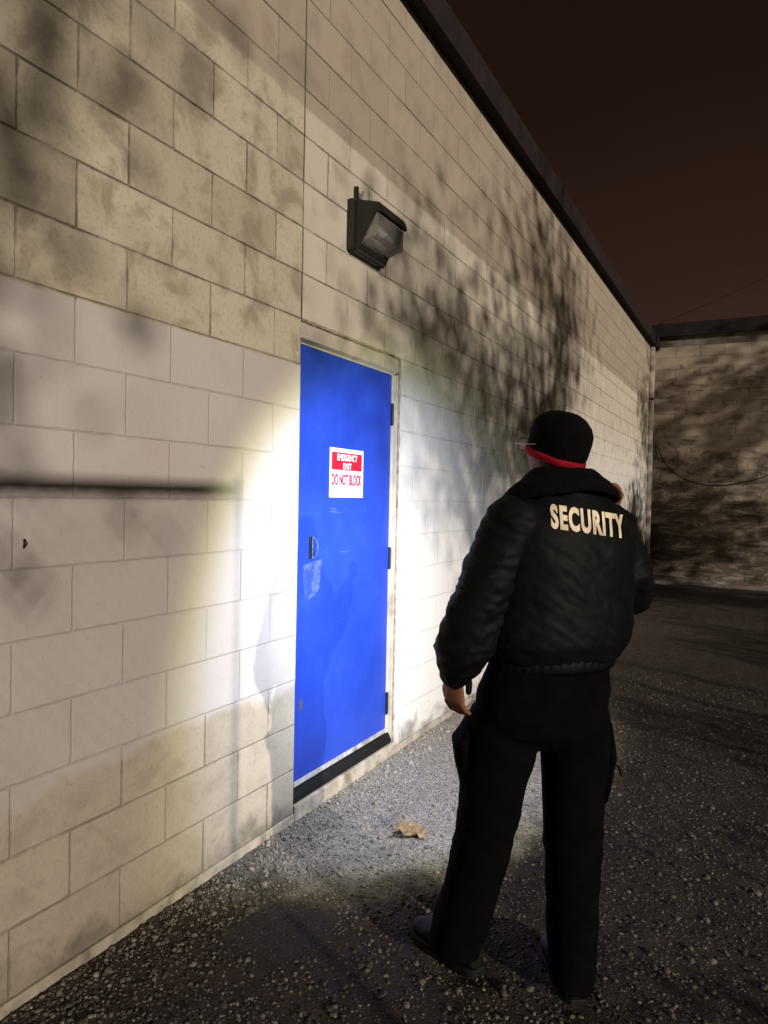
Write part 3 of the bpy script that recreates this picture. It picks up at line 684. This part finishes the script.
# collar: wide fleece collar folded down over the shoulders
cl = MB(); c0 = L(.525, 2.205, 0)
def cring(z, a, b_, dx=0, dz=0):
    bk = max(0, min(1, (a-.09)/.10))*.026 if z < 1.58 else 0
    return [(c0+TA*(a*math.cos(t)+dx)+TB*(b_*math.sin(t))+UZ*(z-.02*(math.sin(t) > 0)*math.sin(t)+bk*max(0, -math.sin(t))**1.5+dz*abs(math.cos(t)))) for t in np.linspace(0, 2*math.pi, 41)[:-1]]
rg = [cring(1.535, .070, .068), cring(1.565, .074, .074), cring(1.582, .082, .083), cring(1.578, .094, .094), cring(1.553, .124, .110, 0, -.004), cring(1.532, .162, .128, 0, -.006), cring(1.510, .182, .138, 0, -.012), cring(1.496, .190, .144, 0, -.016), cring(1.489, .183, .137, 0, -.014), cring(1.50, .150, .115, 0, -.01)]
vs = [p for r_ in rg for p in r_]; n = 40; fs = [(i*n+k, i*n+(k+1) % n, (i+1)*n+(k+1) % n, (i+1)*n+k) for i in range(len(rg)) for k in range(n)] if False else []
for i in range(len(rg)):
    i2 = (i+1) % len(rg)
    for k in range(n): fs.append((i*n+k, i*n+(k+1) % n, i2*n+(k+1) % n, i2*n+k))
cl.add(vs, fs)
cme = fused(cl, .006, 2, lambda c, n_: .003*MN.noise(c*22)+.0018*MN.noise(c*70))
link('collar', cme, m_fleece, jkt, True)
# waistband and cuffs
def band(path, w, seg=64, rib=.0022, nrib=44):
    b = MB(); rings = []
    vs = []; fs = []
    for (c, A, B) in path:
        for k in range(seg*2):
            t = math.pi*k/seg; q = 1+rib/.1*math.cos(nrib*t); vs.append(c+A*math.cos(t)*q+B*math.sin(t)*q)
    m = seg*2
    for i in range(len(path)-1):
        for k in range(m): fs.append((i*m+k, i*m+(k+1) % m, (i+1)*m+(k+1) % m, (i+1)*m+k))
    b.add(vs, fs); return b
band([(jc(.510, 1.000), TA*.186, TB*.126), (jc(.510, .994), TA*.194, TB*.134), (jc(.511, 1.005), TA*.200, TB*.140), (jc(.512, 1.035), TA*.202, TB*.142), (jc(.512, 1.045), TA*.190, TB*.130)], 0).build('waistband', m_nylon, jkt, True)
def cuff(p0, p1, r0, r1):
    t = (p1-p0).normalized(); a = Vector((0, 1, 0)) if abs(t.y) < .7 else Vector((1, 0, 0)); a = (a-t*a.dot(t)).normalized(); b_ = t.cross(a)
    return band([(p0, a*(r0*.8), b_*(r0*.8)), (p0, a*r0, b_*r0), (p0.lerp(p1, .5), a*r0, b_*r0*.95), (p1, a*r1, b_*r1*.9), (p1, a*r1*.75, b_*r1*.7)], 0, 24, .0028, 22)
cuff(L(.222, 2.16, .995), L(.217, 2.166, .950), .050, .040).build('cuff', m_rib, jkt, True)
cuff(rel_.lerp(rwr, .88), rel_.lerp(rwr, 1.02), .046, .036).build('cuff', m_rib, jkt, True)
b = MB(); s0 = L(.254, 2.15, .968); b.limb([(s0, .010, .004), (s0+Vector((.004, 0, -.025)), .010, .004), (s0+Vector((.003, .002, -.048)), .009, .004)], (1, 0, 0), 10); b.build('cuff_strap', m_nylon, jkt, True)
# lettering pressed on the back
v, f, s = text_mesh('SECURITY', .1, .0046, 1.17)
bm = bmesh.new(); vv = [bm.verts.new(q) for q in v]
for q in f:
    try: bm.faces.new([vv[i] for i in q])
    except ValueError: pass
for _ in range(2):
    es = [e for e in bm.edges if e.calc_length() > .018]
    if es: bmesh.ops.subdivide_edges(bm, edges=es, cuts=1)
    bmesh.ops.triangulate(bm, faces=bm.faces)
TW, THh = .230, .069
for q in bm.verts:
    xx_, yy_ = q.co.x*TW/s[0], q.co.y*THh/s[1]
    o_ = L(.578, 1.6, 1.427)+Vector((xx_, 0, yy_-xx_*.125))
    ys = []
    for da in (-.006, 0, .006):
        for db in (-.006, 0, .006):
            hit = bvh.ray_cast(o_+Vector((da, 0, db)), Vector((0, 1, 0)))
            if hit[0]: ys.append((hit[0].y, da == 0 and db == 0))
    q.co = Vector((o_.x, min(y for y, k in ys)-.0012, o_.z))
# even the printed patch out so small folds do not swallow letters
for _ in range(2): bmesh.ops.smooth_vert(bm, verts=bm.verts, factor=.4, use_axis_y=True, use_axis_x=False, use_axis_z=False)
tm = bpy.data.meshes.new('lettering'); bm.to_mesh(tm); bm.free(); link('lettering', tm, m_letter, jkt)
# beanie
BT = Matrix.Rotation(R(21), 3, 'X')                     # brim higher in front
def hb_(a, b_, c): return HC+HM @ (BT @ Vector((a, b_, c)))
HAX, HBX, HZX = HM @ (BT @ Vector((1, 0, 0))), HM @ (BT @ Vector((0, 1, 0))), HM @ (BT @ Vector((0, 0, 1)))
hz = HC-HB*.002+UZ*.002
bn = MB(); bn.loft([(hz+HZX*-.034, HAX*.077, HBX*.099), (hz+HZX*-.012, HAX*.080, HBX*.104), (hz+HZX*.020, HAX*.081, HBX*.105), (hz+HZX*.045, HAX*.078, HBX*.100), (hz+HZX*.066, HAX*.069, HBX*.087), (hz+HZX*.083, HAX*.052, HBX*.063), (hz+HZX*.093, HAX*.031, HBX*.038), (hz+HZX*.096, HAX*.012, HBX*.015)], 40)
bnm = fused(bn, .004, 2, lambda c, n_: .004*MN.noise(c*14)+.0005*math.cos(38*math.atan2((c-hz).dot(HBX), (c-hz).dot(HAX)))*min(1, Vector(((c-hz).dot(HAX), (c-hz).dot(HBX), 0)).length/.05))
bo = link('beanie', bnm, m_fleece, person, True)
b = MB(); rg = []
for z, k in ((-.052, .93), (-.053, .985), (-.047, 1.0), (-.040, 1.01), (-.034, 1.0), (-.028, .95)): rg.append((hz+HZX*z, HAX*.0805*k, HBX*.1035*k))
b.loft(rg, 48); b.build('trim', m_redknit, bo, True)
# grey cropped hair at the nape
b = MB(); b.loft([(HC+UZ*-.088-HB*.004, HA*.060, HB*.070), (HC+UZ*-.060-HB*.004, HA*.068, HB*.080), (HC+UZ*-.03-HB*.004, HA*.073, HB*.086)], 24)
b.v = [tuple(Vector(q)) for q in b.v if True]
hair = b.build('hair', plain('grey_hair', (.10, .09, .08), .9, .2, 0, .4, 120, .8, .004), person, True)
bmh = bmesh.new(); bmh.from_mesh(hair.data)
bmesh.ops.bisect_plane(bmh, geom=bmh.verts[:]+bmh.edges[:]+bmh.faces[:], plane_co=HC+HB*.012, plane_no=HB, clear_outer=True); bmh.to_mesh(hair.data); bmh.free()
# trousers
def trouser_disp(c, n):
    low = max(0, min(1, (.55-c.z)/.5))
    kn = max(0, 1-abs(c.z-.48)/.14); st_ = max(0, 1-abs(c.z-.76)/.10)
    rg_ = 1-abs(MN.noise(Vector((c.x*5, c.y*5, c.z*11+c.x*8))))
    return fold(c, .0035+.003*low, 5, 5, 6, 1)+.0040*(.15+kn+st_+.6*low)*max(0, rg_-.75)/.25+.001*MN.noise(c*40)
tr = MB(); tj = lambda X, Yf, z: L(X, Yf, z)
tr.loft([(tj(.478, 2.215, .745), TA*.05, TB*.05, 2), (tj(.478, 2.215, .77), TA*.12, TB*.085, 2.1), (tj(.479, 2.213, .81), TA*.185, TB*.125, 2.2), (tj(.482, 2.21, .86), TA*.205, TB*.142, 2.3), (tj(.488, 2.205, .92), TA*.205, TB*.145, 2.3), (tj(.50, 2.20, .99), TA*.190, TB*.130, 2.2), (tj(.507, 2.20, 1.035), TA*.180, TB*.122, 2.2)], 32)
def leg(pts):
    rings = [(p, Vector((a, 0, 0)), Vector((0, c, 0)), 2.15) for p, a, c in pts]; tr.loft(rings, 28)
leg([(tj(.378, 2.20, .86), .104, .118), (tj(.366, 2.21, .76), .110, .118), (tj(.347, 2.225, .64), .099, .108), (tj(.334, 2.245, .50), .089, .098), (tj(.312, 2.275, .36), .086, .096), (tj(.285, 2.31, .22), .087, .100), (tj(.262, 2.335, .11), .084, .102), (tj(.254, 2.345, .055), .080, .100)])
leg([(tj(.580, 2.235, .86), .106, .118), (tj(.590, 2.235, .76), .104, .116), (tj(.592, 2.235, .64), .093, .106), (tj(.590, 2.225, .50), .085, .098), (tj(.591, 2.215, .36), .078, .092), (tj(.591, 2.205, .22), .073, .092), (tj(.589, 2.20, .10), .068, .090), (tj(.588, 2.195, .045), .064, .086)])
tro = link('trousers', fused(tr, .0075, 3, trouser_disp), m_twill, person, True)
b = MB(); b.limb([(L(.262, 2.225, .785), .070, .020), (L(.252, 2.228, .755), .074, .034), (L(.258, 2.232, .69), .072, .028), (L(.262, 2.238, .62), .064, .016)], (0, 1, 0), 20)
b.build('cargo_pocket', m_twill, tro, True)
b = MB(); b.limb([(L(.240, 2.20, .768), .060, .006), (L(.222, 2.20, .758), .056, .005), (L(.226, 2.20, .725), .045, .004)], (0, 1, 0), 12); b.build('pocket_flap', m_twill, tro, True)
b = MB(); b.limb([(L(.688, 2.24, .78), .066, .018), (L(.694, 2.242, .72), .068, .022), (L(.684, 2.242, .62), .060, .016)], (0, 1, 0), 20); b.build('cargo_pocket', m_twill, tro, True)
b = MB(); b.limb([(L(.702, 2.20, .705), .008, .003), (L(.716, 2.20, .690), .008, .003), (L(.724, 2.20, .668), .006, .003)], (0, 1, 0), 10); b.build('pocket_strap', m_twill, tro, True)
# shoes
def shoe(hx, hy, ang, lift=0):
    d = Vector((-math.sin(ang), math.cos(ang), 0)); a = Vector((math.cos(ang), math.sin(ang), 0)); h0 = L(hx, hy, 0)
    b = MB()
    rings = []
    for t, w, h in ((.0, .028, .070), (.015, .036, .085), (.06, .040, .100), (.11, .042, .092), (.16, .047, .070), (.21, .050, .056), (.255, .044, .048), (.285, .028, .036), (.297, .012, .02)):
        rings.append((h0+d*t+UZ*(.022+h/2), a*w, UZ*(h/2), 2.4))
    b.loft(rings, 20)
    b.limb([(h0+d*.055+UZ*.07, .052, .040), (h0+d*.055+UZ*.15, .050, .040)], d, 18)
    o = link('shoe', fused(b, .005, 3), m_boot, person, True)
    s_ = MB(); rg = []
    out = [(-.006, .024), (.01, .036), (.06, .041), (.11, .041), (.16, .048), (.21, .051), (.26, .045), (.29, .026), (.302, .006)]
    ol = [h0+d*t+a*w for t, w in out]+[h0+d*t-a*w for t, w in reversed(out)]
    n = len(ol); s_.add([p+UZ*.002 for p in ol]+[p+UZ*.030 for p in ol], [tuple(range(n-1, -1, -1)), tuple(range(n, 2*n))]+[(i, (i+1) % n, (i+1) % n+n, i+n) for i in range(n)])
    s_.build('sole', m_rubber, o, bevel=.003)
shoe(.595, 2.135, R(4)); shoe(.318, 2.270, R(38))

# ------------------------------------------------------------------ torch
Wm = Matrix.Translation(person.location) @ Matrix.Rotation(TH, 4, 'Z')
Fw = Wm @ FX; Dw = (Matrix.Rotation(TH, 3, 'Z') @ TD).normalized()
tor = empty('flashlight', (0, 0, 0)); tor.location = Fw; tor.rotation_mode = 'QUATERNION'; tor.rotation_quaternion = Dw.to_track_quat('-Z', 'Y')
tag(tor, 'black flashlight switched on in the raised right hand of the guard', 'flashlight')
b = MB(); b.tube([(0,0,.045), (0,0,.040), (0,0,-.062), (0,0,-.068)], [.010, .0125, .0125, .015], 20); b.build('barrel', m_iron, tor, True)
b = MB(); b.tube([(0,0,-.066), (0,0,-.075), (0,0,-.085), (0,0,-.110)], [.014, .017, .019, .0195], 20, cap=False); b.build('head', m_iron, tor, True)
g = G('lit_led_lens'); g.b.inputs['Emission Color'].default_value = (.85, .92, 1, 1); g.b.inputs['Emission Strength'].default_value = 12; m_led = g.out((.8, .85, .9), .3)
b = MB(); b.tube([(0,0,-.096), (0,0,-.098)], [.0185, .0185], 20); b.build('lens', m_led, tor)
spd = bpy.data.lights.new('flashlight_beam', 'SPOT'); sp = bpy.data.objects.new('flashlight_beam', spd); COL.objects.link(sp); sp.parent = tor; sp.location = (0, 0, -.113)
spd.energy = 190; spd.spot_size = R(112); spd.spot_blend = .46; spd.shadow_soft_size = .016; spd.color = (1, 1, 1)
spd.use_nodes = True; lt = spd.node_tree; lem = lt.nodes['Emission']
ltc = lt.nodes.new('ShaderNodeTexCoord'); lsp = lt.nodes.new('ShaderNodeSeparateXYZ'); lt.links.new(ltc.outputs['Normal'], lsp.inputs[0])
lab = lt.nodes.new('ShaderNodeMath'); lab.operation = 'ABSOLUTE'; lt.links.new(lsp.outputs['Z'], lab.inputs[0])
lrp = lt.nodes.new('ShaderNodeValToRGB'); lt.links.new(lab.outputs[0], lrp.inputs[0]); lt.links.new(lrp.outputs[0], lem.inputs['Color'])
q = lrp.color_ramp.elements                            # cool centre, greenish yellow rim, as LED torches throw
q[0].position = .56; q[0].color = (.55, .58, .20, 1); q[1].position = .97; q[1].color = (1.30, 1.40, 1.60, 1)
e = q.new(.64); e.color = (.60, .64, .40, 1)
e = q.new(.72); e.color = (.60, .66, .76, 1)
e = q.new(.86); e.color = (.70, .77, .92, 1)
lem.inputs['Strength'].default_value = 1

# ------------------------------------------------------------------ crumpled paper
b = MB(); n = 6; vs = []; fs = []; pr = random.Random(4)
for i in range(n+1):
    for j in range(n+1):
        u, v_ = i/n-.5, j/n-.5
        vs.append((u*.135*(1-.25*v_)+pr.uniform(-.007, .007), v_*.088*(1-.3*u)+pr.uniform(-.006, .006), .004+pr.uniform(0, .020)+.028*abs(v_+.12)+.012*(i % 3 == 1)))
for i in range(n):
    for j in range(n): a = i*(n+1)+j; fs += [(a, a+n+1, a+n+2), (a, a+n+2, a+1)]
b.add(vs, fs); po = b.build('crumpled_paper', m_paper); po.location = (.508, 2.956, float(gh(np.array(.508), np.array(2.956)))+.002); po.rotation_euler = (0, .12, R(20))
sm = po.modifiers.new('t', 'SOLIDIFY'); sm.thickness = .0012
tag(po, 'crumpled scrap of brown paper on the gravel before the door', 'paper')

# ------------------------------------------------------------------ things beside the viewer that throw the shadows
fn = empty('chain_link_fence', (3.6, .53, 0)); tag(fn, 'tall chain link fence panel beside the yard, ending at a steel post', 'fence')
FH = 2.527
b = MB(); b.tube([(0, 0, 0), (0, 0, FH+.03)], .018, 12); b.build('post', m_galv, fn, True)
b = MB(); b.tube([(0, -3.2, 0), (0, -3.2, FH)], .034, 12); b.build('post', m_galv, fn, True)
b = MB(); b.tube([(0, -6, FH-.02), (0, 0, FH-.02)], .025, 12); b.build('rail', m_galv, fn, True)
b = MB(); st_ = .072
for d_ in (1, -1):
    k = -6.0-FH
    while k < FH+.1:
        y0, z0, y1, z1 = k, .04, k+d_*(FH-.06), FH-.02
        def clip(y0, z0, y1, z1):
            t0, t1 = 0, 1; dy = y1-y0
            for lim, sgn_ in ((-5.9, 1), (-.02, -1)):
                a = (lim-y0)/dy
                if (dy > 0) == (sgn_ > 0): t0 = max(t0, a)
                else: t1 = min(t1, a)
            return (t0, t1) if t1-t0 > .01 else None
        c_ = clip(y0, z0, y1, z1)
        if c_:
            P_ = lambda t: (.004*d_, y0+(y1-y0)*t, z0+(z1-z0)*t)
            b.tube([P_(c_[0]), P_(c_[1])], .0026, 4, False)
        k += st_
b.build('mesh', m_galv, fn)

def tree(name, label, x, y, toff, h, cz_, rx, ry, rz_, nleaf, seed, lsz=.075, limbs=9, clump=.32):
    rd = random.Random(seed); t = empty(name, (x, y, 0)); tag(t, label, 'tree', 'trees beside the yard')
    b = MB(); top = Vector((0, 0, cz_+rz_*.5)); pts = [Vector((rd.uniform(-.06, .06)*i, rd.uniform(-.06, .06)*i+toff*(1-min(1, max(0, i-1)/4)), top.z*i/6)) for i in range(7)]
    b.tube(pts, [.05*(1-.11*i) for i in range(7)], 10)
    tips = []
    for i in range(limbs):
        a = rd.uniform(0, 6.283); k = rd.uniform(.35, 1); s0 = pts[rd.choice((3, 4, 5))]
        e_ = Vector((rx*k*math.cos(a), ry*k*math.sin(a), cz_+rz_*rd.uniform(-.7, .9)))
        mid_ = s0.lerp(e_, .5)+Vector((rd.uniform(-.15, .15), rd.uniform(-.15, .15), rd.uniform(0, .2)))
        b.tube([s0, mid_, e_], [.04, .025, .008], 6); tips += [e_, mid_]
        for _ in range(3):
            q = e_+Vector((rd.gauss(0, .3), rd.gauss(0, .3), rd.gauss(0, .25))); b.tube([mid_.lerp(e_, .5), q], [.012, .004], 5); tips.append(q)
    b.build('trunk', m_bark, t, True)
    c = MB()
    for i in range(nleaf):
        o_ = rd.choice(tips)+Vector((rd.gauss(0, clump), rd.gauss(0, clump), rd.gauss(0, clump*.8)))
        s_ = lsz*rd.uniform(.5, 1.3); a = Vector((rd.gauss(0, 1), rd.gauss(0, 1), rd.gauss(0, 1))).normalized(); b2 = a.orthogonal().normalized()
        c.add([o_-a*s_, o_+b2*s_*.45, o_+a*s_, o_-b2*s_*.45], [(0, 1, 2, 3)])
    c.build('crown', m_leaf, t)
K = math.tan(SUN_AZ); KZ = math.tan(SUN_EL)/math.cos(SUN_AZ)
def spot(s, z, x): return (x, s-K*x, z+KZ*x)           # where a caster stands so its shade falls at (s, z) of the wall
for nm, lb, s, z, toff, x, rx, ry, rz_, nl, sd, lsz, lim in (
    ('broadleaf_tree', 'broadleaf tree with a dense low crown right of the fence', 5.15, 2.2, 1.2, 9.0, 1.0, 1.4, .62, 4000, 3, .058, 18),
    ('broadleaf_tree', 'rounded bushy tree between the dense tree and the low bushy one', 6.6, 1.85, .2, 8.2, .9, .9, .6, 2300, 21, .058, 12),
    ('broadleaf_tree', 'taller sparse broadleaf tree behind the dense one', 7.2, 3.25, .3, 10.5, .9, 1.3, .55, 1500, 5, .075, 10),
    ('broadleaf_tree', 'thin broadleaf tree standing behind the chain link fence', 1.0, 3.35, 0, 10.0, 1.0, 1.3, .55, 1500, 8, .07, 12),
    ('broadleaf_tree', 'spreading broadleaf tree nearest the stained far building', 14.6, 3.2, 0, 9.5, 1.6, 1.6, 1.0, 1700, 11, .09, 14),
    ('broadleaf_tree', 'low bushy tree between the tall trees and the far building', 13.6, .6, 0, 8.0, 1.6, 2.2, .9, 3000, 13, .09, 14)):
    px, py, pz = spot(s, z, x); tree(nm, lb, px, py, toff, pz, pz, rx, ry, rz_, nl, sd, lsz, lim)

hg = empty('shade_hedge', (6.6, 5.5, 0)); tag(hg, 'unseen leafy hedge added to shade the right side of the yard', 'hedge')
b = MB(); rd = random.Random(31)  # hedge added out of view to darken the ground at right
for i in range(46):
    y = -5.4+i*.245; p0 = Vector((rd.uniform(-.12, .12), y, 0)); p1 = p0+Vector((rd.uniform(-.15, .15), rd.uniform(-.2, .2), rd.uniform(.9, 1.45)))
    b.tube([p0, p0.lerp(p1, .5)+Vector((rd.uniform(-.05, .05), 0, 0)), p1], [.007, .005, .003], 5)
b.build('stems', m_bark, hg, True)
b = MB()
for i in range(9500):
    y = rd.uniform(-5.6, 6.0); top_ = 1.30+.22*math.sin(y*1.7)+.15*math.sin(y*4.3+1)
    o_ = Vector((rd.gauss(0, .22), y, top_*rd.random()**.75)); s_ = .052*rd.uniform(.5, 1.3)
    a = Vector((rd.gauss(0, 1), rd.gauss(0, 1), rd.gauss(0, 1))).normalized(); b2 = a.orthogonal().normalized()
    b.add([o_-a*s_, o_+b2*s_*.45, o_+a*s_, o_-b2*s_*.45], [(0, 1, 2, 3)])
b.build('foliage', m_leaf, hg)
